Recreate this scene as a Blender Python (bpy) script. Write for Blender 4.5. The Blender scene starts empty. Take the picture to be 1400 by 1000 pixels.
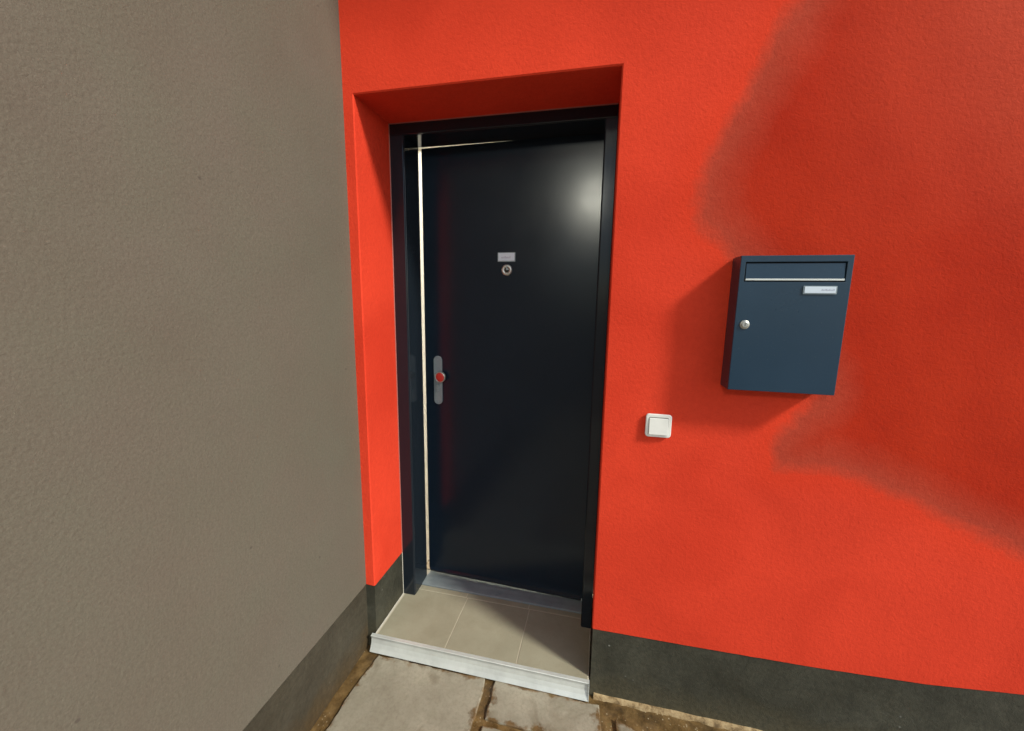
import bpy, bmesh, math, random
from mathutils import Vector, Matrix, noise
random.seed(7)
R = math.radians
scene = bpy.context.scene

# ---------------------------------------------------------------- camera
cam_d = bpy.data.cameras.new('camera')
cam = bpy.data.objects.new('camera', cam_d)
scene.collection.objects.link(cam)
scene.camera = cam
YAW, PITCH, ROLL, FPX = -0.2212, -0.1599, 0.0156, 542.6
fw = Vector((math.sin(YAW) * math.cos(PITCH), math.cos(YAW) * math.cos(PITCH), math.sin(PITCH)))
rt = Vector((math.cos(YAW), -math.sin(YAW), 0))
up = rt.cross(fw)
rt2 = rt * math.cos(ROLL) + up * math.sin(ROLL)
up2 = -rt * math.sin(ROLL) + up * math.cos(ROLL)
cam.matrix_world = Matrix(((rt2.x, up2.x, -fw.x, 0.8672), (rt2.y, up2.y, -fw.y, -1.3232),
                           (rt2.z, up2.z, -fw.z, 1.3913), (0, 0, 0, 1)))
cam_d.sensor_fit = 'HORIZONTAL'
cam_d.sensor_width = 36
cam_d.lens = 36 * FPX / 1400
cam_d.clip_start = 0.02
cam_d.clip_end = 400

# ---------------------------------------------------------------- sky, sun, exposure
SUN = Vector((1.0, -0.46, 0.88)).normalized()
world = bpy.data.worlds.new('World')
scene.world = world
world.use_nodes = True
wn = world.node_tree.nodes
bg = wn['Background']
sky = wn.new('ShaderNodeTexSky')
sky.sky_type = 'NISHITA'
sky.sun_disc = False
sky.sun_elevation = math.asin(SUN.z)
sky.sun_rotation = math.atan2(SUN.x, SUN.y)
sky.air_density = 1.0
sky.dust_density = 1.2
sky.ozone_density = 1.0
world.node_tree.links.new(sky.outputs[0], bg.inputs[0])
bg.inputs[1].default_value = 0.12
sl = bpy.data.lights.new('sun', 'SUN')
sun = bpy.data.objects.new('sun', sl)
scene.collection.objects.link(sun)
sun.location = SUN * 20
sun.rotation_euler = SUN.to_track_quat('Z', 'Y').to_euler()
sl.energy = 3.1
sl.angle = R(8)
sl.color = (1.0, 0.95, 0.80)
scene.view_settings.view_transform = 'Standard'
scene.view_settings.look = 'None'
scene.view_settings.gamma = 1
scene.view_settings.use_curve_mapping = False
scene.view_settings.exposure = 0.27

# ---------------------------------------------------------------- materials
class N:
    def __init__(s, name):
        s.m = bpy.data.materials.new(name)
        s.m.use_nodes = True
        s.t = s.m.node_tree
        s.b = s.t.nodes['Principled BSDF']
        s.tc = s.t.nodes.new('ShaderNodeTexCoord')
    def n(s, typ, **kw):
        x = s.t.nodes.new(typ)
        for k, v in kw.items(): setattr(x, k, v)
        return x
    def l(s, a, b): s.t.links.new(a, b)
    def noise(s, scale, detail=4, rough=0.6, vec=None, dist=0.0):
        x = s.n('ShaderNodeTexNoise')
        x.inputs['Scale'].default_value = scale
        x.inputs['Detail'].default_value = detail
        x.inputs['Roughness'].default_value = rough
        x.inputs['Distortion'].default_value = dist
        s.l(vec or s.tc.outputs['Object'], x.inputs['Vector'])
        return x.outputs['Fac']
    def ramp(s, fac, stops):
        x = s.n('ShaderNodeValToRGB')
        e = x.color_ramp.elements
        while len(e) < len(stops): e.new(0.5)
        for i, (p, c) in enumerate(stops):
            e[i].position = p
            e[i].color = (*c, 1) if len(c) == 3 else c
        s.l(fac, x.inputs[0])
        return x.outputs[0]
    def mix(s, fac, a, b, mode='MIX'):
        x = s.n('ShaderNodeMix', data_type='RGBA', blend_type=mode)
        if isinstance(fac, float): x.inputs[0].default_value = fac
        else: s.l(fac, x.inputs[0])
        for i, v in ((6, a), (7, b)):
            if isinstance(v, tuple): x.inputs[i].default_value = (*v, 1)
            else: s.l(v, x.inputs[i])
        return x.outputs[2]
    def math(s, op, a, b=None, clamp=False):
        x = s.n('ShaderNodeMath', operation=op, use_clamp=clamp)
        for i, v in ((0, a), (1, b)):
            if v is None: continue
            if isinstance(v, (int, float)): x.inputs[i].default_value = v
            else: s.l(v, x.inputs[i])
        return x.outputs[0]
    def maprange(s, v, a, b, c=0.0, d=1.0):
        x = s.n('ShaderNodeMapRange')
        s.l(v, x.inputs[0])
        for i, q in enumerate((a, b, c, d)): x.inputs[i + 1].default_value = q
        return x.outputs[0]
    def bump(s, h, strength, dist, prev=None):
        x = s.n('ShaderNodeBump')
        x.inputs['Strength'].default_value = strength
        x.inputs['Distance'].default_value = dist
        s.l(h, x.inputs['Height'])
        if prev: s.l(prev, x.inputs['Normal'])
        return x.outputs[0]
    def set(s, col=None, rough=None, metal=None, normal=None, spec=None):
        for k, v in (('Base Color', col), ('Roughness', rough), ('Metallic', metal), ('Specular IOR Level', spec)):
            if v is None: continue
            if isinstance(v, tuple): s.b.inputs[k].default_value = (*v, 1)
            elif isinstance(v, (int, float)): s.b.inputs[k].default_value = v
            else: s.l(v, s.b.inputs[k])
        if normal: s.l(normal, s.b.inputs['Normal'])
        return s.m

def stucco_bump(m, s1=1.0, low=1.0):
    g = m.noise(230, 3, 0.6)
    g2 = m.noise(95, 4, 0.65, dist=0.4)
    b = m.bump(m.noise(2.4, 1, 0.4, dist=0.25), 0.55 * low, 0.03)
    b = m.bump(m.noise(9, 2, 0.45), 0.25 * low, 0.006, b)
    b = m.bump(g2, 0.55 * s1, 0.003, b)
    return m.bump(g, 0.5 * s1, 0.0012, b)

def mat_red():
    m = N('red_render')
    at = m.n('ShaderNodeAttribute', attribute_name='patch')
    d = at.outputs['Fac']                                   # metres inside the patch of exposure tone painted as colour (negative outside)
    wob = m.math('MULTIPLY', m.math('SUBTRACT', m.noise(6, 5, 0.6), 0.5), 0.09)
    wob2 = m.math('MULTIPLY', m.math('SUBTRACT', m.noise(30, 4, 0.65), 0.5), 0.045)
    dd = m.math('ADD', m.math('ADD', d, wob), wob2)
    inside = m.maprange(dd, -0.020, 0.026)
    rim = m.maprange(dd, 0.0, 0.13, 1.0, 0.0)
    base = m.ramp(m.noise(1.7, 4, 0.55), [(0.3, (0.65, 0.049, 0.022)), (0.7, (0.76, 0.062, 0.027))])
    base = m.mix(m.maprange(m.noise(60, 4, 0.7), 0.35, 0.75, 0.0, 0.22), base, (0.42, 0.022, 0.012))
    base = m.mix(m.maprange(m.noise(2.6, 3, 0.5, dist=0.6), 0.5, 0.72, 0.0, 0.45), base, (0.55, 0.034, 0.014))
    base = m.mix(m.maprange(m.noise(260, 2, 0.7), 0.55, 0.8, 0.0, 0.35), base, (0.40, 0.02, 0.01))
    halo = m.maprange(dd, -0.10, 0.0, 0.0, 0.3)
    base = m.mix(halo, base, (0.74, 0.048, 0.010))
    exposure_tone = m.ramp(m.noise(2.2, 4, 0.6), [(0.3, (0.40, 0.019, 0.005)), (0.72, (0.50, 0.034, 0.009))])
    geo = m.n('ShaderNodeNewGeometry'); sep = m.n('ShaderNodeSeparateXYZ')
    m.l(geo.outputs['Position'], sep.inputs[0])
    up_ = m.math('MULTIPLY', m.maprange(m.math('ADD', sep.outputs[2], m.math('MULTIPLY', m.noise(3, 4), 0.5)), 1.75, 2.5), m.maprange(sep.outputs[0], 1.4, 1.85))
    exposure_tone = m.mix(m.math('MULTIPLY', up_, 0.8), exposure_tone, (0.60, 0.085, 0.042))  # paler exposure tone at upper right, also painted into the colour
    exposure_tone = m.mix(m.math('MULTIPLY', rim, 0.75), exposure_tone, (0.44, 0.078, 0.046))
    exposure_tone = m.mix(m.maprange(m.noise(60, 4, 0.7), 0.35, 0.75, 0.0, 0.25), exposure_tone, (0.26, 0.02, 0.012))
    col = m.mix(inside, base, exposure_tone)
    return m.set(col, 0.85, normal=stucco_bump(m), spec=0.12)

def mat_grey():
    m = N('grey_brown_render')
    c = m.ramp(m.noise(1.1, 5, 0.6), [(0.28, (0.122, 0.104, 0.082)), (0.5, (0.145, 0.126, 0.104)), (0.74, (0.172, 0.145, 0.123))])
    c = m.mix(m.maprange(m.noise(0.75, 3, 0.5), 0.4, 0.68, 0.0, 0.55), c, (0.125, 0.112, 0.084))
    c = m.mix(m.maprange(m.noise(5, 4, 0.65), 0.35, 0.7, 0.0, 0.45), c, (0.135, 0.137, 0.105))
    c = m.mix(m.maprange(m.noise(170, 4, 0.75), 0.42, 0.7, 0.0, 0.6), c, (0.100, 0.084, 0.068))
    c = m.mix(m.maprange(m.noise(210, 3, 0.75), 0.55, 0.75, 0.0, 0.3), c, (0.24, 0.21, 0.175))
    sp = m.n('ShaderNodeTexVoronoi'); sp.inputs['Scale'].default_value = 9
    m.l(m.tc.outputs['Object'], sp.inputs['Vector'])
    c = m.mix(m.maprange(sp.outputs['Distance'], 0.03, 0.05, 0.55, 0.0), c, (0.07, 0.055, 0.05))
    return m.set(c, 0.85, normal=stucco_bump(m, 0.85, 0.55), spec=0.25)

def mat_plinth(name, a, b, wet):
    m = N(name)
    c = m.ramp(m.noise(6, 6, 0.65), [(0.3, a), (0.68, b)])
    geo = m.n('ShaderNodeNewGeometry'); sep = m.n('ShaderNodeSeparateXYZ')
    m.l(geo.outputs['Position'], sep.inputs[0])
    low = m.maprange(m.math('ADD', sep.outputs[2], m.math('MULTIPLY', m.math('SUBTRACT', m.noise(11, 5, 0.6), 0.5), 0.16)), -0.06, 0.05, 1.0, 0.0)
    c = m.mix(m.math('MULTIPLY', low, 0.75), c, wet)
    sp = m.n('ShaderNodeTexVoronoi'); sp.inputs['Scale'].default_value = 26
    m.l(m.tc.outputs['Object'], sp.inputs['Vector'])
    spk = m.math('MULTIPLY', m.maprange(sp.outputs['Distance'], 0.04, 0.12, 1.0, 0.0), m.maprange(m.noise(5, 3), 0.58, 0.66))
    c = m.mix(m.math('MULTIPLY', spk, 0.7), c, (0.32, 0.33, 0.30))
    c = m.mix(m.maprange(m.noise(75, 5, 0.75), 0.42, 0.72, 0.0, 0.6), c, tuple(x * 0.45 for x in a))
    c = m.mix(m.maprange(m.noise(150, 3, 0.75), 0.58, 0.75, 0.0, 0.5), c, tuple(x * 1.9 for x in b))
    b_ = m.bump(m.noise(110, 5, 0.75), 0.7, 0.003)
    b_ = m.bump(m.noise(10, 3), 0.35, 0.008, b_)
    return m.set(c, m.ramp(m.noise(8, 3), [(0.3, (0.5,) * 3), (0.7, (0.75,) * 3)]), normal=b_, spec=0.35)

def mat_paint(name, col, rough, bump=0.06, spec=0.5):
    m = N(name)
    dust = m.maprange(m.noise(300, 2, 0.5), 0.70, 0.76, 0.0, 0.35)
    c = m.mix(m.maprange(m.noise(3.5, 5, 0.6), 0.35, 0.75, 0.0, 0.35), col, tuple(x * 1.5 for x in col))
    c = m.mix(dust, c, (0.16, 0.155, 0.14))
    r = m.maprange(m.noise(5, 5, 0.65), 0.3, 0.7, rough * 0.88, rough * 1.15)
    return m.set(c, r, normal=m.bump(m.noise(420, 2), bump, 0.0006), spec=spec)

def mat_metal(name, col, rough, metal=1.0, dirt=0.3):
    m = N(name)
    mp = m.n('ShaderNodeMapping'); mp.inputs['Scale'].default_value = (3, 60, 60)
    m.l(m.tc.outputs['Object'], mp.inputs[0])
    c = m.mix(m.maprange(m.noise(14, 5, 0.65), 0.4, 0.75, 0.0, dirt), col, tuple(x * 0.45 for x in col))
    r = m.maprange(m.noise(9, 4, 0.6, mp.outputs[0]), 0.3, 0.7, rough * 0.8, rough * 1.25)
    return m.set(c, r, metal, m.bump(m.noise(9, 3, 0.6, mp.outputs[0]), 0.08, 0.0008))

def mat_tile():
    m = N('beige_tile')
    c = m.ramp(m.noise(7, 6, 0.65), [(0.3, (0.29, 0.275, 0.205)), (0.7, (0.345, 0.33, 0.25))])
    c = m.mix(m.maprange(m.noise(4, 6, 0.7, dist=0.5), 0.48, 0.72, 0.0, 0.5), c, (0.235, 0.215, 0.15))
    c = m.mix(m.maprange(m.noise(160, 2), 0.6, 0.75, 0.0, 0.3), c, (0.2, 0.18, 0.14))
    return m.set(c, m.maprange(m.noise(6, 4), 0.3, 0.7, 0.42, 0.6), normal=m.bump(m.noise(70, 3), 0.12, 0.001), spec=0.4)

def mat_slab():
    m = N('concrete_slab')
    at = m.n('ShaderNodeAttribute', attribute_name='rim')
    c = m.ramp(m.noise(5, 7, 0.68), [(0.28, (0.215, 0.195, 0.148)), (0.5, (0.30, 0.28, 0.222)), (0.72, (0.37, 0.345, 0.275))])
    c = m.mix(m.maprange(m.noise(90, 4, 0.7), 0.45, 0.8, 0.0, 0.5), c, (0.16, 0.135, 0.10))
    c = m.mix(m.maprange(m.noise(17, 4, 0.6), 0.55, 0.75, 0.0, 0.4), c, (0.21, 0.20, 0.14))
    damp = m.maprange(m.noise(4.2, 5, 0.6, dist=0.7), 0.54, 0.62, 0.0, 0.5)
    c = m.mix(damp, c, (0.15, 0.125, 0.085))
    e = m.math('ADD', at.outputs['Fac'], m.math('MULTIPLY', m.math('SUBTRACT', m.noise(15, 5, 0.65), 0.5), 2.6))
    e = m.maprange(e, 0.78, 1.12)
    brown = m.ramp(m.noise(13, 4), [(0.35, (0.08, 0.045, 0.016)), (0.6, (0.17, 0.10, 0.040)), (0.8, (0.10, 0.085, 0.03))])
    c = m.mix(m.math('MULTIPLY', e, 0.92), c, brown)
    b_ = m.bump(m.noise(110, 5, 0.7), 0.4, 0.002)
    b_ = m.bump(m.noise(9, 3), 0.3, 0.006, b_)
    return m.set(c, m.math('SUBTRACT', m.maprange(e, 0, 1, 0.72, 0.35), m.math('MULTIPLY', damp, 0.5)), normal=b_, spec=0.4)

def mat_dirt():
    m = N('wet_dirt')
    c = m.ramp(m.noise(14, 7, 0.7), [(0.28, (0.03, 0.019, 0.008)), (0.47, (0.11, 0.068, 0.026)), (0.62, (0.20, 0.128, 0.052)), (0.75, (0.13, 0.10, 0.04))])
    sp = m.n('ShaderNodeTexVoronoi'); sp.inputs['Scale'].default_value = 70
    m.l(m.tc.outputs['Object'], sp.inputs['Vector'])
    c = m.mix(m.math('MULTIPLY', m.maprange(sp.outputs['Distance'], 0.12, 0.22, 1.0, 0.0), m.maprange(m.noise(9, 2), 0.5, 0.6)), c, (0.36, 0.30, 0.20))
    b_ = m.bump(m.noise(70, 6, 0.7), 0.5, 0.004)
    return m.set(c, m.maprange(m.noise(20, 3), 0.3, 0.7, 0.2, 0.6), normal=b_)

def mat_mortar():
    m = N('sandy_mortar')
    c = m.ramp(m.noise(28, 6, 0.7), [(0.36, (0.11, 0.07, 0.03)), (0.48, (0.27, 0.19, 0.095)), (0.62, (0.42, 0.32, 0.18))])
    return m.set(c, 0.85, normal=m.bump(m.noise(90, 5, 0.7), 0.7, 0.003))

def mat_plain(name, col, rough=0.6, metal=0.0, spec=0.5, bs=0.1):
    m = N(name)
    c = m.mix(m.maprange(m.noise(25, 4), 0.35, 0.75, 0.0, 0.25), col, tuple(x * 0.72 for x in col))
    return m.set(c, rough, metal, m.bump(m.noise(180, 3), bs, 0.0006), spec)

def mat_emit(name, col, strength):
    m = N(name)
    m.b.inputs['Emission Color'].default_value = (*col, 1)
    m.b.inputs['Emission Strength'].default_value = strength
    return m.set(col, 0.4)

M = dict(
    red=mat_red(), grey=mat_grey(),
    plinth=mat_plinth('dark_plinth_paint', (0.024, 0.025, 0.018), (0.062, 0.062, 0.046), (0.085, 0.075, 0.045)),
    plinth_side=mat_plinth('brown_grey_plinth', (0.042, 0.036, 0.025), (0.072, 0.064, 0.046), (0.085, 0.055, 0.024)),
    frame=mat_paint('frame_anthracite_gloss', (0.009, 0.014, 0.021), 0.13, spec=0.35),
    leaf=mat_paint('door_anthracite', (0.006, 0.0125, 0.023), 0.21, spec=0.32),
    box=mat_paint('mailbox_anthracite', (0.011, 0.034, 0.064), 0.30, 0.05, spec=0.45),
    alu=mat_metal('aluminium', (0.66, 0.70, 0.69), 0.42, 0.35, 0.35),
    alu_dull=mat_metal('dull_aluminium', (0.27, 0.32, 0.35), 0.45, 0.3, 0.4),
    steel=mat_metal('brushed_steel', (0.24, 0.30, 0.34), 0.40, 0.35, 0.3),
    chrome=mat_metal('chrome', (0.50, 0.52, 0.50), 0.38, 0.8, 0.35),
    knob_refl=mat_plain('painted_red_reflection', (0.42, 0.028, 0.022), 0.3),  # red reflection in the metal knob, painted on as its colour
    tile=mat_tile(), slab=mat_slab(), dirt=mat_dirt(),
    grout=mat_plain('pale_grout', (0.48, 0.44, 0.35), 0.85),
    mortar=mat_mortar(),
    seal=mat_plain('sealant', (0.44, 0.43, 0.38), 0.5),
    seal_red=mat_plain('tinted_sealant', (0.30, 0.10, 0.085), 0.5),
    white=mat_plain('white_plastic', (0.78, 0.80, 0.78), 0.3),
    label=mat_plain('label_card', (0.62, 0.72, 0.84), 0.4),
    ink=mat_plain('faded_ink', (0.40, 0.44, 0.56), 0.6),
    black=mat_plain('black_rubber', (0.012, 0.012, 0.012), 0.6),
    cream=mat_plain('cream_plaster', (0.80, 0.775, 0.70), 0.8),
    floor=mat_plain('hall_floor', (0.35, 0.27, 0.18), 0.5),
    hallglow=mat_emit('hall_lamp_glass', (1.0, 0.98, 0.93), 260.0),
    lampglow=mat_emit('lantern_glass', (1.0, 0.98, 0.82), 185.0),
    post=mat_paint('lantern_post_paint', (0.02, 0.022, 0.022), 0.4),
)

# ---------------------------------------------------------------- helpers
def link(name, bm, mat, parent=None, loc=None):
    me = bpy.data.meshes.new(name)
    bm.normal_update()
    bm.to_mesh(me); bm.free()
    for x in (mat if isinstance(mat, (list, tuple)) else [mat]): me.materials.append(x)
    o = bpy.data.objects.new(name, me)
    scene.collection.objects.link(o)
    if parent: o.parent = parent
    if loc: o.location = loc
    return o

def tag(o, label=None, cat=None, group=None, kind=None):
    for k, v in (('label', label), ('category', cat), ('group', group), ('kind', kind)):
        if v: o[k] = v
    return o

def empty(name, loc=(0, 0, 0)):
    o = bpy.data.objects.new(name, None)
    o.empty_display_size = 0.05
    scene.collection.objects.link(o)
    o.location = loc
    return o

def box(bm, x0, x1, y0, y1, z0, z1, bev=0.0, seg=2):
    r = bmesh.ops.create_cube(bm, size=1)
    vs = r['verts']
    for v in vs:
        v.co = Vector(((x0 + x1) / 2 + v.co.x * (x1 - x0), (y0 + y1) / 2 + v.co.y * (y1 - y0), (z0 + z1) / 2 + v.co.z * (z1 - z0)))
    if bev:
        es = {e for v in vs for e in v.link_edges}
        bmesh.ops.bevel(bm, geom=list(es), offset=bev, segments=seg, affect='EDGES', profile=0.5)
    return bm

def mbox(*a, **k): return box(bmesh.new(), *a, **k)

def lathe(bm, c, axis, prof, seg=28):
    """prof: list of (distance along axis, radius)"""
    q = Vector(axis).to_track_quat('Z', 'Y')
    rings = []
    for d, r in prof:
        rings.append([bm.verts.new(Vector(c) + q @ Vector((r * math.cos(2 * math.pi * i / seg), r * math.sin(2 * math.pi * i / seg), d))) for i in range(seg)])
    for a, b in zip(rings, rings[1:]):
        for i in range(seg):
            f = bm.faces.new((a[i], a[(i + 1) % seg], b[(i + 1) % seg], b[i])); f.smooth = True
    bm.faces.new(rings[0][::-1]); bm.faces.new(rings[-1])
    return bm

def prism(bm, pts, axis, a, b):
    """extrude a closed 2D outline along an axis; 'x': pts=(y,z), 'y': pts=(x,z), 'z': pts=(x,y)"""
    def P(p, t):
        return {'x': (t, p[0], p[1]), 'y': (p[0], t, p[1]), 'z': (p[0], p[1], t)}[axis]
    A = [bm.verts.new(P(p, a)) for p in pts]; B = [bm.verts.new(P(p, b)) for p in pts]
    n = len(pts)
    for i in range(n): bm.faces.new((A[i], A[(i + 1) % n], B[(i + 1) % n], B[i]))
    bm.faces.new(A[::-1]); bm.faces.new(B)
    bmesh.ops.recalc_face_normals(bm, faces=bm.faces)
    return bm

def rrect(x0, x1, z0, z1, r, seg=5):
    out = []
    for cx, cz, a0 in ((x1 - r, z1 - r, 0), (x0 + r, z1 - r, 90), (x0 + r, z0 + r, 180), (x1 - r, z0 + r, 270)):
        for i in range(seg + 1):
            a = R(a0 + 90 * i / seg)
            out.append((cx + r * math.cos(a), cz + r * math.sin(a)))
    return out

def soft(o, w, seg=2):
    b = o.modifiers.new('bevel', 'BEVEL'); b.width = w; b.segments = seg; b.limit_method = 'ANGLE'; b.angle_limit = R(40)
    return o

W, D, H = 0.886, 0.2326, 2.08          # doorway width, reveal depth, height above the step
A, HS, HP = 0.040, 0.068, 0.214        # gap to the side wall, step height, plinth height
TOP, RIGHT, BACK = 3.3, 4.2, 0.50
LEAFY = 0.365

# ---------------------------------------------------------------- ground
bm = bmesh.new()
S = 60
xs = [-S, -6, -1, -0.04] + [i * 0.03 for i in range(0, 76)] + [2.6, 4, 8, S]
ys = [S, 2, 0.3] + [-i * 0.03 for i in range(0, 40)] + [-1.6, -2.5, -6, -S]
g = [[bm.verts.new((x, y, -0.079 + (0.006 * noise.noise(Vector((x * 14, y * 14, 2))) if abs(x) < 3 and -2 < y < .1 else 0))) for y in ys] for x in xs]
for i in range(len(xs) - 1):
    for j in range(len(ys) - 1):
        bm.faces.new((g[i][j], g[i][j + 1], g[i + 1][j + 1], g[i + 1][j]))
bmesh.ops.recalc_face_normals(bm, faces=bm.faces)
ground = tag(link('ground', bm, M['dirt']), kind='structure')

def slab(x0, x1, y0, y1, seed, rag=0.006, cut=None):
    rnd = random.Random(seed)
    pts = []
    def side(ax, ay, bx, by):
        n = max(6, int(math.hypot(bx - ax, by - ay) / 0.02))
        for i in range(n):
            t = i / n
            x, y = ax + (bx - ax) * t, ay + (by - ay) * t
            k = Vector((x * 11 + seed, y * 11, seed * 3.1))
            k2 = Vector((x * 45 + seed, y * 45, seed * 1.7))
            pts.append((x + rag * (noise.noise(k) + 0.55 * noise.noise(k2)), y + rag * (noise.noise(k + Vector((9, 5, 1))) + 0.55 * noise.noise(k2 + Vector((3, 5, 1))))))
    c = cut or [(x0, y0), (x1, y0), (x1, y1), (x0, y1)]
    for a, b in zip(c, c[1:] + c[:1]): side(a[0], a[1], b[0], b[1])
    cx = sum(p[0] for p in c) / len(c); cy = sum(p[1] for p in c) / len(c)
    bm = bmesh.new()
    lay = bm.verts.layers.float.new('rim')
    rings = []
    zt = -HS + rnd.uniform(-0.0015, 0.0015)
    for inset, z, a in ((0.0, -0.12, 1), (0.0, zt - 0.004, 1), (0.004, zt, 1), (0.05, zt, 0.25), (0.10, zt, 0)):
        ring = []
        for x, y in pts:
            v = Vector((x - cx, y - cy)); l = v.length
            v = v * max(0.1, (l - inset) / l)
            w = bm.verts.new((cx + v.x, cy + v.y, z)); w[lay] = a
            ring.append(w)
        rings.append(ring)
    n = len(pts)
    for a, b in zip(rings, rings[1:]):
        for i in range(n): bm.faces.new((a[i], a[(i + 1) % n], b[(i + 1) % n], b[i]))
    m = bm.verts.new((cx, cy, zt))
    for i in range(n): bm.faces.new((rings[-1][i], rings[-1][(i + 1) % n], m))
    bmesh.ops.recalc_face_normals(bm, faces=bm.faces)
    return link('paving_slab', bm, M['slab'], ground)

slab(0, 0, 0, 0, 3, 0.011, [(0.030, -0.034), (0.488, -0.034), (0.492, -0.66), (0.000, -0.66), (0.012, -0.30), (0.012, -0.19)])
slab(0, 0, 0, 0, 11, 0.007, [(0.528, -0.034), (0.925, -0.034), (0.940, -0.188), (0.532, -0.178)])
slab(0.530, 0.945, -0.66, -0.204, 17)
slab(0, 0, 0, 0, 23, 0.007, [(0.985, -0.070), (1.03, -0.085), (1.20, -0.215), (1.46, -0.30), (1.47, -0.62), (0.985, -0.62)])
slab(1.50, 1.98, -0.62, -0.115, 29)
slab(2.01, 2.50, -0.62, -0.08, 31)
xx = [0.02, 0.53, 1.02, 1.53, 2.04, 2.55, 3.06]
for j in range(5):
    for i in range(len(xx) - 1):
        off = 0.25 * (j % 2)
        slab(xx[i] + (off if i else 0), xx[i + 1] - 0.03 + off, -0.69 - 0.5 * (j + 1) + 0.03, -0.69 - 0.5 * j, 50 + j * 9 + i)

# ---------------------------------------------------------------- red house wall
EXPOSURE_PATCH = [(1.6, 3.6), (1.42, 2.6), (1.326, 2.189), (1.267, 2.092), (1.225, 1.969), (1.168, 1.879), (1.13, 1.763), (1.128, 1.641),
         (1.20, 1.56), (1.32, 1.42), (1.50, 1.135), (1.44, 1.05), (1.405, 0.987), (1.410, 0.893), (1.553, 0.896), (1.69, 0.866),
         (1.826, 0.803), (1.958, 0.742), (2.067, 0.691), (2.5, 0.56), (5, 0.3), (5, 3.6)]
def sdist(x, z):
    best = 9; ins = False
    n = len(EXPOSURE_PATCH)
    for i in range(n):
        ax, az = EXPOSURE_PATCH[i]; bx, bz = EXPOSURE_PATCH[(i + 1) % n]
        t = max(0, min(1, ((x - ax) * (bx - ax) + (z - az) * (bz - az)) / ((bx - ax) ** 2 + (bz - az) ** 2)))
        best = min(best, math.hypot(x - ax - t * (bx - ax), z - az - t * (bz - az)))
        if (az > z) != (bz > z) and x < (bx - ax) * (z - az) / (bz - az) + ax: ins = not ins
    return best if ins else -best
def ptop(x):
    k = [(-0.04, 0.216), (0.0, 0.215), (0.89, 0.209), (1.254, 0.214), (1.6, 0.222), (1.9, 0.236), (2.14, 0.262), (2.5, 0.268), (9, 0.27)]
    for (a, u), (b, v) in zip(k, k[1:]):
        if a <= x <= b: return u + (v - u) * (x - a) / (b - a) + 0.0012 * noise.noise(Vector((x * 30, 0, 0)))
    return 0.216
wall = tag(empty('house_wall', (1.5, 0, 0)),
           'bright red rendered house wall with a darker patch of exposure tone painted into the colour and dark plinth around the doorway', 'wall')
wall_loc = Vector((1.5, 0, 0))
CH = 0.004
def frange(a, b, step):
    n = max(1, round((b - a) / step))
    return [a + (b - a) * i / n for i in range(n + 1)]
bm = bmesh.new()
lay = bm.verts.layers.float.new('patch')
cache = {}
def V(x, y, z):
    k = (round(x, 5), round(y, 5), round(z, 5))
    if k not in cache:
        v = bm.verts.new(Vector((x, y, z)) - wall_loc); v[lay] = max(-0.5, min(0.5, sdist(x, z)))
        cache[k] = v
    return cache[k]
def sheet(us, vs, f, mi=0):
    for i in range(len(us) - 1):
        for j in range(len(vs) - 1):
            q = [V(*f(us[i], vs[j])), V(*f(us[i + 1], vs[j])), V(*f(us[i + 1], vs[j + 1])), V(*f(us[i], vs[j + 1]))]
            fc = bm.faces.new(q); fc.material_index = mi
# front: right of the door (lower edge follows the plinth), above the door, left strip
xr = frange(W + CH, 2.6, 0.035) + [2.9, 3.3, RIGHT]
zt = [0.0] + [i / 60 for i in range(1, 61)]
ZR = frange(0, 1, 1 / 56)
sheet(xr, ZR, lambda x, t: (x, 0, ptop(x) + (H + CH - ptop(x)) * t))
sheet(xr, frange(H + CH, TOP, 0.05), lambda x, z: (x, 0, z))
sheet(frange(-CH, W + CH, 0.1), frange(H + CH, TOP, 0.05), lambda x, z: (x, 0, z))
sheet([-A, -CH], frange(H + CH, TOP, 0.05), lambda x, z: (x, 0, z))
sheet([-A, -CH], ZR, lambda x, t: (x, 0, ptop(x) + (H + CH - ptop(x)) * t))
# rounded arris + reveals
zl = frange(0.215, H, 0.2)
sheet([0, 1], ZR, lambda s, t: ((-CH, 0, ptop(-CH) + (H + CH - ptop(-CH)) * t) if s == 0 else (0, CH, ptop(0) + (H - ptop(0)) * t)))
sheet([CH, D / 2, D + 0.10, BACK], ZR, lambda y, t: (0, y, ptop(0) + (H - ptop(0)) * t))
sheet([0, 1], ZR, lambda s, t: ((W + CH, 0, ptop(W + CH) + (H + CH - ptop(W + CH)) * t) if s == 0 else (W, CH, ptop(W) + (H - ptop(W)) * t)))
sheet([CH, D / 2, D + 0.10, BACK], ZR, lambda y, t: (W, y, ptop(W) + (H - ptop(W)) * t))
sheet([0, 1], [0, 1], lambda s, t: ((-CH if t == 0 else W + CH, 0, H + CH) if s == 0 else (0 if t == 0 else W, CH, H)))
sheet([CH, D / 2, D + 0.10, BACK], frange(0, W, 0.1), lambda y, x: (x, y, H))
# lower lip over the plinth, back, top, ends
for us, f in ((xr, lambda x, y: (x, y, ptop(x))), ([-A, -CH], lambda x, y: (x, y, ptop(x)))):
    sheet(us, [0, 0.008], f)
sheet([-A, RIGHT], [0, BACK], lambda x, y: (x, y, TOP))
sheet([0, BACK], [-0.12, TOP], lambda y, z: (RIGHT, y, z))
bmesh.ops.recalc_face_normals(bm, faces=bm.faces)
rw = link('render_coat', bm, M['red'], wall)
for p in rw.data.polygons: p.use_smooth = False
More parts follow.
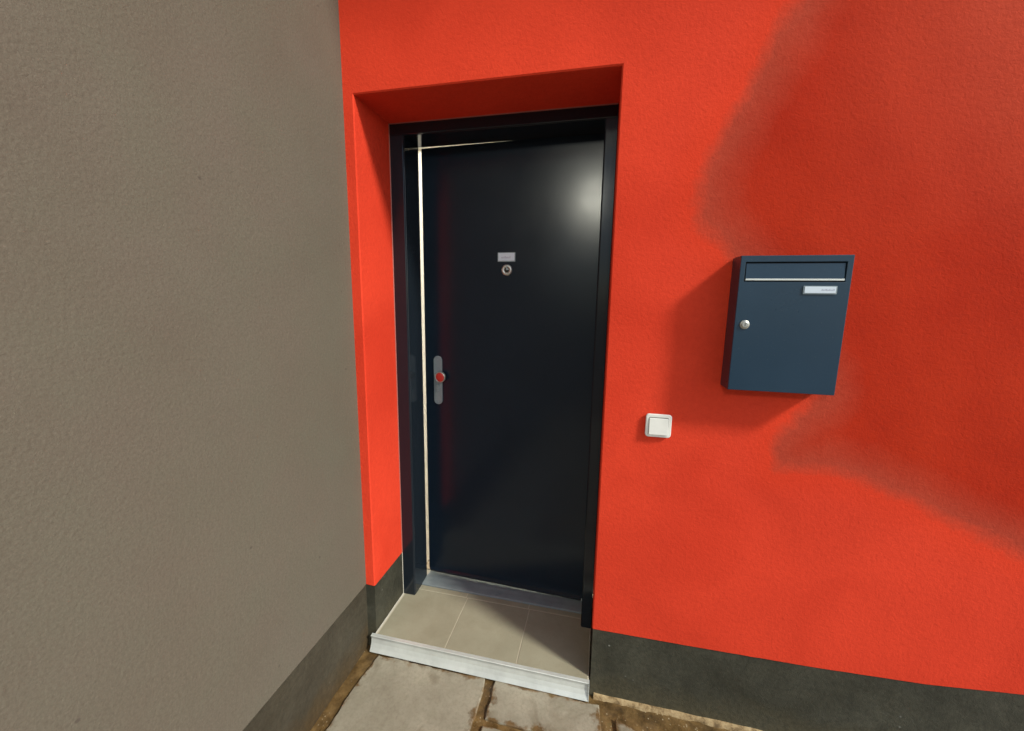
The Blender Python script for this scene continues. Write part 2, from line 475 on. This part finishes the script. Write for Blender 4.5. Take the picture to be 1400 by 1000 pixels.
# plinth (2 mm behind the render face)
bm = bmesh.new()
e = 0.003
xp = frange(W + e + 0.001, 2.6, 0.06) + [3.2, RIGHT - .01]
def psheet(us, vs, f):
    g = [[bm.verts.new(Vector(f(u, v)) - wall_loc) for v in vs] for u in us]
    for i in range(len(us) - 1):
        for j in range(len(vs) - 1): bm.faces.new((g[i][j], g[i + 1][j], g[i + 1][j + 1], g[i][j + 1]))
psheet(xp, [-0.12, -0.05, 0.05, 0.15, 0.28], lambda x, z: (x, e, z))
psheet([-A - .02, -e], [-0.12, 0.28], lambda x, z: (x, e, z))
psheet([e, D + 0.05], [-0.12, 0.28], lambda y, z: (-e, y, z))
psheet([e, D + 0.05], [-0.12, 0.28], lambda y, z: (W + e, y, z))
bmesh.ops.recalc_face_normals(bm, faces=bm.faces)
link('plinth', bm, M['plinth'], wall)
# sandy mortar fillet at the foot of the wall, right of the step
bm = bmesh.new()
rows = []
for i in range(180):
    x = 0.905 + i * 0.01
    w_ = 0.007 + 0.006 * noise.noise(Vector((x * 17, 1, 1))) + 0.003 * noise.noise(Vector((x * 60, 1, 1))); h_ = 0.008 + 0.004 * noise.noise(Vector((x * 13, 4, 1)))
    zb = -0.074
    rows.append([bm.verts.new(Vector(p) - wall_loc) for p in ((x, 0.006, zb + h_ + 0.004), (x, -w_ * 0.4, zb + h_), (x, -w_, zb + h_ * 0.5), (x, -w_ * 1.35, zb - 0.01))])
for a, b in zip(rows, rows[1:]):
    for k in range(3):
        f = bm.faces.new((a[k], b[k], b[k + 1], a[k + 1])); f.smooth = True
bmesh.ops.recalc_face_normals(bm, faces=bm.faces)
link('mortar_fillet', bm, M['mortar'], wall)

bm = bmesh.new()
box(bm, -0.6, RIGHT + .2, -0.50, BACK + .05, 3.3005, 3.46, bev=.01)  # unseen slab added to darken the top of the red wall
for v in bm.verts: v.co -= wall_loc
link('added_shade_slab', bm, M['frame'], wall)

# ---------------------------------------------------------------- grey side wall
sw = tag(empty('side_wall', (-A, -1.8, 0)), 'plain grey-brown rendered wall beside the red wall with a darker plinth', 'wall')
o3 = Vector((-A, -1.8, 0))
bm = bmesh.new()
def wsheet(us, vs, f):
    g = [[bm.verts.new(Vector(f(u, v)) - o3) for v in vs] for u in us]
    for i in range(len(us) - 1):
        for j in range(len(vs) - 1): bm.faces.new((g[i][j], g[i + 1][j], g[i + 1][j + 1], g[i][j + 1]))
yl = frange(0.0, -3.6, 0.05)
yl = [-(i * 0.06) for i in range(61)]
def sx(y, z): return -A + 0.0025 * noise.noise(Vector((0, y * 1.3, z * 1.3)))
wsheet([0.05] + yl, frange(0.216, TOP, 0.06), lambda y, z: (sx(y, z) if y < -0.02 else -A, y, z + (0.0015 * noise.noise(Vector((5, y * 25, 0))) if z < 0.22 else 0)))
wsheet([-A, -0.34], [0.05, -3.6], lambda x, y: (x, y, TOP))
wsheet([-A, -0.34], [-0.12, TOP], lambda x, z: (x, -3.6, z))
wsheet([-A, -A - 0.01], [0.05, -3.6], lambda x, y: (x, y, 0.216))
bmesh.ops.recalc_face_normals(bm, faces=bm.faces)
link('render_coat', bm, M['grey'], sw)
bm = bmesh.new()
wsheet([0.05 - i * 0.06 for i in range(61)], [-0.12, -0.04, 0.05, 0.15, 0.25], lambda y, z: (-A - 0.003, y, z))
bmesh.ops.recalc_face_normals(bm, faces=bm.faces)
link('plinth', bm, M['plinth_side'], sw)
bm = box(bmesh.new(), -0.6, 0.93, -3.7, -0.505, 3.3005, 3.46, bev=.01)  # second unseen slab, added to dim the upper side wall
for v in bm.verts: v.co -= o3
link('added_shade_slab', bm, M['cream'], sw)

# ---------------------------------------------------------------- hallway behind the door
hall = tag(empty('hallway', (0.5, 1.5, 0)), 'lit cream hallway glimpsed through the gap beside the dark door', 'room')
ho = Vector((0.5, 1.5, 0))
def hsheet(name, pts, mat, th):
    bm = bmesh.new()
    vs = [bm.verts.new(Vector(p) - ho) for p in pts]
    f = bm.faces.new(vs)
    r = bmesh.ops.extrude_face_region(bm, geom=[f])
    for v in r['geom']:
        if isinstance(v, bmesh.types.BMVert): v.co += Vector(th)
    bmesh.ops.recalc_face_normals(bm, faces=bm.faces)
    return link(name, bm, mat, hall)
x0, x1, y0, y1 = -0.75, 1.75, BACK, 2.6
hsheet('hall_wall', [(x0, y0, -.05), (x0, y1, -.05), (x0, y1, 2.7), (x0, y0, 2.7)], M['cream'], (-.12, 0, 0))
hsheet('hall_wall', [(x1, y0, -.05), (x1, y1, -.05), (x1, y1, 2.7), (x1, y0, 2.7)], M['cream'], (.12, 0, 0))
hsheet('hall_wall', [(x0, y1, -.05), (x1, y1, -.05), (x1, y1, 2.7), (x0, y1, 2.7)], M['cream'], (0, .12, 0))
hsheet('hall_wall', [(x0, y0, -.05), (0, y0, -.05), (0, y0, 2.7), (x0, y0, 2.7)], M['cream'], (0, -.05, 0))
hsheet('hall_wall', [(W, y0, -.05), (x1, y0, -.05), (x1, y0, 2.7), (W, y0, 2.7)], M['cream'], (0, -.05, 0))
hsheet('hall_wall', [(0, y0, H + .002), (W, y0, H + .002), (W, y0, 2.7), (0, y0, 2.7)], M['cream'], (0, -.05, 0))
hsheet('hall_ceiling', [(x0 - .1, y0 - .05, 2.7), (x1 + .1, y0 - .05, 2.7), (x1 + .1, y1 + .1, 2.7), (x0 - .1, y1 + .1, 2.7)], M['cream'], (0, 0, .1))
hsheet('hall_floor', [(x0 - .1, LEAFY + .06, -.002), (x1 + .1, LEAFY + .06, -.002), (x1 + .1, y1 + .1, -.002), (x0 - .1, y1 + .1, -.002)], M['floor'], (0, 0, -.06))
# cream lining of the doorway on the inner side of the frame
hsheet('inner_reveal', [(-.0, LEAFY + .003, 0), (-.0, BACK, 0), (-.0, BACK, H), (-.0, LEAFY + .003, H)], M['cream'], (.012, 0, 0))
hsheet('inner_reveal', [(.012, LEAFY + .003, H), (.012, BACK, H), (W - .002, BACK, H), (W - .002, LEAFY + .003, H)], M['cream'], (0, 0, -.012))
hl = tag(empty('ceiling_lamp', (0.35, 1.5, 2.7)), 'round glowing lamp under the hallway ceiling behind the door', 'lamp')
bm = lathe(bmesh.new(), (0, 0, 0), (0, 0, -1), [(0.0, 0.09), (0.025, 0.09), (0.03, 0.06)])
link('lamp_base', bm, M['white'], hl)
bm = lathe(bmesh.new(), (0, 0, -0.03), (0, 0, -1), [(0, .06), (.02, .11), (.06, .135), (.10, .12), (.14, .07), (.155, .01)])
link('lamp_globe', bm, M['hallglow'], hl)

# ---------------------------------------------------------------- step
st = tag(empty('door_step', (W / 2, 0, -HS)), 'beige tiled doorstep with a pale metal edge strip in front of the dark door', 'step')
so = Vector((W / 2, 0, -HS))
def sp(name, bm, mat):
    for v in bm.verts: v.co -= so
    return link(name, bm, mat, st)
sp('step_base', mbox(0.002, W - .001, -0.014, LEAFY + 0.06, -0.11, -0.006), M['grout'])
for (a, b) in ((0.011, 0.3085), (0.3115, 0.6055), (0.6085, W - .006)):
    sp('tile', mbox(a, b, -0.0085, 0.2755, -0.012, 0.0 + random.uniform(-.0003, .0003), bev=0.0012), M['tile'])
for (a, b) in ((0.064, 0.30), (0.303, 0.60), (0.603, 0.840)):
    sp('tile', mbox(a, b, 0.2785, 0.306, -0.012, 0.0, bev=0.001), M['tile'])
sp('grout', mbox(0.004, W - .003, -0.012, 0.306, -0.012, -0.0012), M['grout'])
prof = [(-.0095, .0002), (-.0225, -.0005), (-.0240, -.0020), (-.0232, -.0045), (-.0205, -.006), (-.0185, -.018), (-.0215, -.034), (-.0280, -.050), (-.0365, -.0655), (-.0125, -.0660)]
n = sp('edge_strip', prism(bmesh.new(), prof, 'x', -0.014, W - .0005), M['alu'])
n.data.polygons.foreach_set('use_smooth', [False] * len(n.data.polygons))
sp('end_cap', prism(bmesh.new(), [(-.0095, .0004), (-.0250, .0000), (-.0255, -.005), (-.0372, -.0664), (-.0095, -.0668)], 'x', W - .0005, W + .0015), M['alu'])
# white sealant along the left edge of the tiles
bm = prism(bmesh.new(), [(0.0, -.004), (0.0042, -.0015), (0.002, 0.002), (0.0, .003)], 'y', -0.010, D)
sp('sealant_bead', bm, M['seal'])

# ---------------------------------------------------------------- door
door = tag(empty('front_door', (W / 2, D, 0)), 'dark anthracite front door standing a crack open in the red wall', 'door')
do = Vector((W / 2, D, 0))
def dp(name, bm, mat, parent=door, off=do):
    for v in bm.verts: v.co -= off
    return link(name, bm, mat, parent)
JI = 0.061
# jambs: face plate + deeper lining with a small step between
dp('jamb', prism(bmesh.new(), [(0.0015, D), (JI - .005, D), (JI - .002, D + .0015), (JI - .0015, D + .006), (JI, D + .0075), (JI, LEAFY), (0.0135, LEAFY)], 'z', 0.0, H - .045), M['frame'])
dp('jamb', prism(bmesh.new(), [(W - .0015, D), (W - .040, D), (W - .043, D + .0015), (W - .0435, D + .006), (W - .045, D + .0075), (W - .045, LEAFY), (W - .0405, LEAFY + .001), (W - .0405, LEAFY + .05), (W - .0015, LEAFY + .05)], 'z', 0.0005, H - .045), M['frame'])
dp('head', prism(bmesh.new(), [(D, H - .0015), (D, H - .041), (D + .0015, H - .0435), (D + .006, H - .044), (D + .0075, H - .045), (LEAFY, H - .045), (LEAFY, H - .0135)], 'x', 0.0015, W - .0015), M['frame'])
# sealant lines
dp('sealant_bead', prism(bmesh.new(), [(0.0, D - .0025), (0.0, D + .001), (0.0025, D + .001), (0.002, D - .0005)], 'z', 0.0, 0.215), M['seal'])
dp('sealant_bead', prism(bmesh.new(), [(0.0, D - .003), (0.0, D + .001), (0.003, D + .001), (0.0025, D - .0005)], 'z', 0.2155, H), M['seal_red'])
dp('sealant_bead', prism(bmesh.new(), [(D - .0035, H), (D + .001, H), (D + .001, H - .003), (D - .0005, H - .0025)], 'x', 0.003, W - .003), M['seal_red'])
# threshold
dp('threshold', prism(bmesh.new(), [(0.3075, -.004), (0.3075, .0035), (0.312, .0055), (0.330, .0072), (0.345, .0080), (0.360, .0100), (0.376, .0105), (0.378, .004), (0.42, .004), (0.42, -.004)], 'x', JI + .0005, W - .0455), M['alu_dull'])
for x in (0.20, 0.45, 0.70):
    dp('screw', lathe(bmesh.new(), (x, 0.325, 0.0074), (0, .1, 1), [(0, .0048), (.0012, .0048), (.0018, .003)], 12), M['steel'])

# leaf, hinged on the right and pushed 28 mm inwards at the left
HX, HY = 0.8395, LEAFY + 0.0005
leaf = dp('door_leaf', mbox(HX - 0.7785, HX, HY, HY + .042, 0.030, 2.0408, bev=.0015), M['leaf'], off=Vector((HX, HY, 0)))
leaf.location = Vector((HX, HY, 0)) - do
leaf.rotation_euler = (0, 0, -0.028 / 0.778)
def lp(name, bm, mat): return link(name, bm, mat, leaf)
def lx(x): return x - HX
lp('door_sweep', mbox(lx(0.066), lx(0.836), .004, .018, 0.0135, 0.030), M['black'])
lp('drip_strip', prism(bmesh.new(), [(-.010, .031), (-.0095, .034), (-.0005, .042), (-.0005, .031)], 'x', lx(0.068), lx(0.830)), M['leaf'])
# escutcheon with knob
ex, ez0, ez1 = 0.1275, 0.905, 1.136
bm = prism(bmesh.new(), rrect(lx(ex - .021), lx(ex + .021), ez0, ez1, .0205, 8), 'y', -.0065, -.0003)
soft(lp('handle_plate', bm, M['steel']), .0015)
bm = bmesh.new()
lathe(bm, (lx(ex + .001), -.006, 1.041), (0, -1, 0), [(0, .015), (.004, .015), (.006, .010), (.012, .010)])
lathe(bm, (lx(ex + .022), -.016, 1.041), (0, -1, 0), [(0, .0195), (.004, .0245), (.013, .0252), (.017, .0235), (.0175, .0215), (.0162, .021)])
box(bm, lx(ex - .006), lx(ex + .028), -.019, -.012, 1.034, 1.048, bev=.002)
lp('door_knob', bm, M['chrome'])
bm = lathe(bmesh.new(), (lx(ex + .022), -.0310, 1.041), (0, -1, 0), [(0, .0213), (.0012, .0213), (.0026, .018), (.0034, .010), (.0036, .001)])
tag(lp('knob_face', bm, M['knob_refl']), 'face of the round door knob with a red reflection painted as its colour')
bm = bmesh.new()
lathe(bm, (lx(ex), -.006, 0.990), (0, -1, 0), [(0, .0105), (.006, .0105), (.0075, .009)], 20)
box(bm, lx(ex - .0055), lx(ex + .0055), -.0125, -.006, 0.966, 0.986, bev=.002)
lp('lock_cylinder', bm, M['alu_dull'])
lp('lock_cover', prism(bmesh.new(), rrect(lx(ex - .013), lx(ex + .013), .925, .965, .004), 'y', -.0085, -.006), M['alu_dull'])
for z in (1.117, 0.918):
    lp('screw', lathe(bmesh.new(), (lx(ex), -.0062, z), (0, -1, 0), [(0, .0035), (.0014, .0035), (.0018, .002)], 12), M['alu_dull'])
# name plate and peephole
px0, px1, pz0, pz1 = 0.414, 0.492, 1.559, 1.598
lp('plate_holder', prism(bmesh.new(), rrect(lx(px0), lx(px1), pz0, pz1, .002), 'y', -.003, -.0003), M['steel'])
lp('name_plate', mbox(lx(px0 + .003), lx(px1 - .003), -.0042, -.0028, pz0 + .004, pz1 - .0025, bev=.0005), M['label'])
bm = bmesh.new()
rr = random.Random(4)
x = px0 + .017
while x < px1 - .022:
    w_ = rr.uniform(.0022, .0042)
    box(bm, lx(x), lx(x + w_), -.0046, -.0041, pz0 + .014, pz0 + .014 + rr.uniform(.006, .010))
    x += w_ + .0022
lp('plate_print', bm, M['ink'])
bm = bmesh.new()
pc = (lx(0.4555), -.0003, 1.5245)
lathe(bm, pc, (0, -1, 0), [(0, .0240), (.003, .0240), (.006, .0215), (.0075, .0175), (.0066, .0125), (.004, .0115)])
lp('peephole', bm, M['chrome'])
bm = lathe(bmesh.new(), (pc[0], -.0040, pc[2]), (0, -1, 0), [(0, .0113), (.0012, .0105), (.0024, .007), (.003, .001)])
lp('peephole_lens', bm, mat_paint('dark_glass', (0.02, 0.022, 0.018), 0.06, 0.0))
lp('peephole_cover', mbox(lx(0.4525), lx(0.4585), -.0085, -.004, 1.523, 1.541, bev=.0015), M['steel'])

# ---------------------------------------------------------------- mailbox
MX0, MX1, MZ0, MZ1, MD = 1.2336, 1.5047, 1.1475, 1.5264, 0.078
mb = tag(empty('mailbox', ((MX0 + MX1) / 2, 0, MZ0)), 'flat anthracite metal mailbox hanging on the red wall right of the door', 'mailbox')
mo = Vector(((MX0 + MX1) / 2, 0, MZ0))
def mp(name, bm, mat):
    for v in bm.verts: v.co -= mo
    return link(name, bm, mat, mb)
f = -MD + .010
bm = bmesh.new()                       # folded sheet body, closed back, open front rim
box(bm, MX0, MX1, -MD + .0016, -.004, MZ1 - .0015, MZ1)
box(bm, MX0, MX1, -MD + .0016, -.004, MZ0, MZ0 + .0015)
box(bm, MX0, MX0 + .0015, -MD + .0016, -.004, MZ0 + .0017, MZ1 - .0017)
box(bm, MX1 - .0015, MX1, -MD + .0016, -.004, MZ0 + .0017, MZ1 - .0017)
box(bm, MX0 + .0017, MX1 - .0017, -.010, -.002, MZ0 + .0017, MZ1 - .0017)
mp('body', bm, M['box'])
FX0, FX1, FZ0, FZ1 = 1.2475, 1.4895, 1.4570, 1.5080
def panel(x0, x1, z0, z1, y, th, mat, name, bev=.001):
    return mp(name, mbox(x0, x1, y, y + th, z0, z1, bev=bev), mat)
bm = bmesh.new()
ox = [MX0 + .0003, FX0 - .001, FX1 + .001, MX1 - .0003]; oz = [MZ0 + .0003, FZ0 - .001, FZ1 + .001, MZ1 - .0003]
gv = {(i, j, k): bm.verts.new((ox[i], -MD + .010 * k, oz[j])) for i in range(4) for j in range(4) for k in (0, 1)}
for i in range(3):
    for j in range(3):
        if (i, j) == (1, 1): continue
        for k in (0, 1): bm.faces.new([gv[i, j, k], gv[i + 1, j, k], gv[i + 1, j + 1, k], gv[i, j + 1, k]])
for i in range(3):
    for q in (0, 3):
        bm.faces.new([gv[i, q, 0], gv[i + 1, q, 0], gv[i + 1, q, 1], gv[i, q, 1]]); bm.faces.new([gv[q, i, 0], gv[q, i + 1, 0], gv[q, i + 1, 1], gv[q, i, 1]])
for q in (1, 2):
    bm.faces.new([gv[1, q, 0], gv[2, q, 0], gv[2, q, 1], gv[1, q, 1]]); bm.faces.new([gv[q, 1, 0], gv[q, 2, 0], gv[q, 2, 1], gv[q, 1, 1]])
bmesh.ops.recalc_face_normals(bm, faces=bm.faces)
soft(mp('front_plate', bm, M['box']), .001)
bm = bmesh.new()
box(bm, FX0 - .001, FX1 + .001, -MD + .018, -MD + .02, FZ0 - .002, FZ1 + .002)
mp('slot_back', bm, M['black'])
bm = prism(bmesh.new(), [(-MD + .0035, FZ1 - .0025), (-MD + .0055, FZ1 - .0025), (-MD + .0050, FZ0 + .0065), (-MD + .0008, FZ0 + .0065)], 'x', FX0 + .0022, FX1 - .002)
mp('flap', bm, M['box'])
mp('flap_edge', mbox(FX0 + .0020, FX1 - .0016, -MD - .0018, -MD + .0055, FZ0 + .0022, FZ0 + .0072, bev=.0008), M['alu'])
# name holder
mp('plate_holder', prism(bmesh.new(), rrect(1.3935, 1.4735, 1.4235, 1.4455, .0015), 'y', -MD - .0030, -MD - .0002), M['steel'])
mp('name_plate', mbox(1.3965, 1.4705, -MD - .0042, -MD - .0028, 1.4262, 1.4433, bev=.0004), M['label'])
bm = bmesh.new(); x = 1.4365
while x < 1.4660:
    w_ = rr.uniform(.0012, .0028)
    box(bm, x, x + w_, -MD - .0045, -MD - .0041, 1.4330, 1.4330 + rr.uniform(.0025, .0045)); x += w_ + .0012
mp('plate_print', bm, M['ink'])
bm = bmesh.new()
lathe(bm, (1.2595, -MD - .0002, 1.3370), (0, -1, 0), [(0, .0128), (.0020, .0128), (.0035, .0112), (.0035, .0085), (.0050, .0080), (.0055, .0070)])
mp('lock', bm, M['chrome'])
bm = bmesh.new()
box(bm, 1.2588, 1.2602, -MD - .0062, -MD - .0050, 1.3325, 1.3415)
mp('keyhole', bm, M['black'])

# ---------------------------------------------------------------- switch
SX0, SX1, SZ0, SZ1 = 1.0209, 1.1005, 0.9629, 1.0396
sw2 = tag(empty('wall_switch', ((SX0 + SX1) / 2, 0, SZ0)), 'white plastic rocker switch on the red wall below and left of the mailbox', 'switch')
sof = Vector(((SX0 + SX1) / 2, 0, SZ0))
def wp(name, bm, mat, w=.001):
    for v in bm.verts: v.co -= sof
    return soft(link(name, bm, mat, sw2), w)
wp('mount_gasket', prism(bmesh.new(), rrect(SX0 + .0015, SX1 - .0015, SZ0 + .0015, SZ1 - .0015, .009), 'y', -.003, .0005), mat_plain('gasket', (.25, .2, .2)), .0005)
bm = prism(bmesh.new(), rrect(SX0, SX1, SZ0, SZ1, .010, 7), 'y', -.0125, -.003)
wp('switch_frame', bm, M['white'], .0028)
wp('switch_gap', prism(bmesh.new(), rrect(SX0 + .0095, SX1 - .0095, SZ0 + .0075, SZ1 - .0095, .004), 'y', -.0130, -.0120), mat_plain('shadow_gap', (.22, .23, .22)), .0002)
x0, x1, z0, z1 = SX0 + .0108, SX1 - .0108, SZ0 + .0085, SZ1 - .0125
bm = bmesh.new()
P8 = [(-.0128, z0), (-.0190, z0 + .0015), (-.0182, z0 + .01), (-.0150, z1 - .002), (-.0142, z1), (-.0128, z1)]
prism(bm, P8, 'x', x0, x1)
wp('rocker', bm, M['white'], .0015)

# ---------------------------------------------------------------- lantern behind the photographer, mirrored in the door
ln = tag(empty('street_lantern', (0.38, -4.4, -0.079)), 'dark post lantern with a glowing glass globe facing the door', 'lamp')
bm = bmesh.new()
lathe(bm, (0, 0, 0), (0, 0, 1), [(0, .11), (.04, .11), (.06, .07), (.35, .06), (.38, .045), (2.75, .032), (2.8, .06), (2.86, .07), (2.87, .05)], 20)
link('post', bm, M['post'], ln)
bm = lathe(bmesh.new(), (0, 0, 2.87), (0, 0, 1), [(0, .05), (.03, .09), (.09, .125), (.15, .13), (.21, .115), (.26, .07), (.275, .02)], 24)
link('globe', bm, M['lampglow'], ln)
bm = lathe(bmesh.new(), (0, 0, 3.145), (0, 0, 1), [(0, .10), (.01, .10), (.05, .03), (.07, .008)], 20)
link('cap', bm, M['post'], ln)
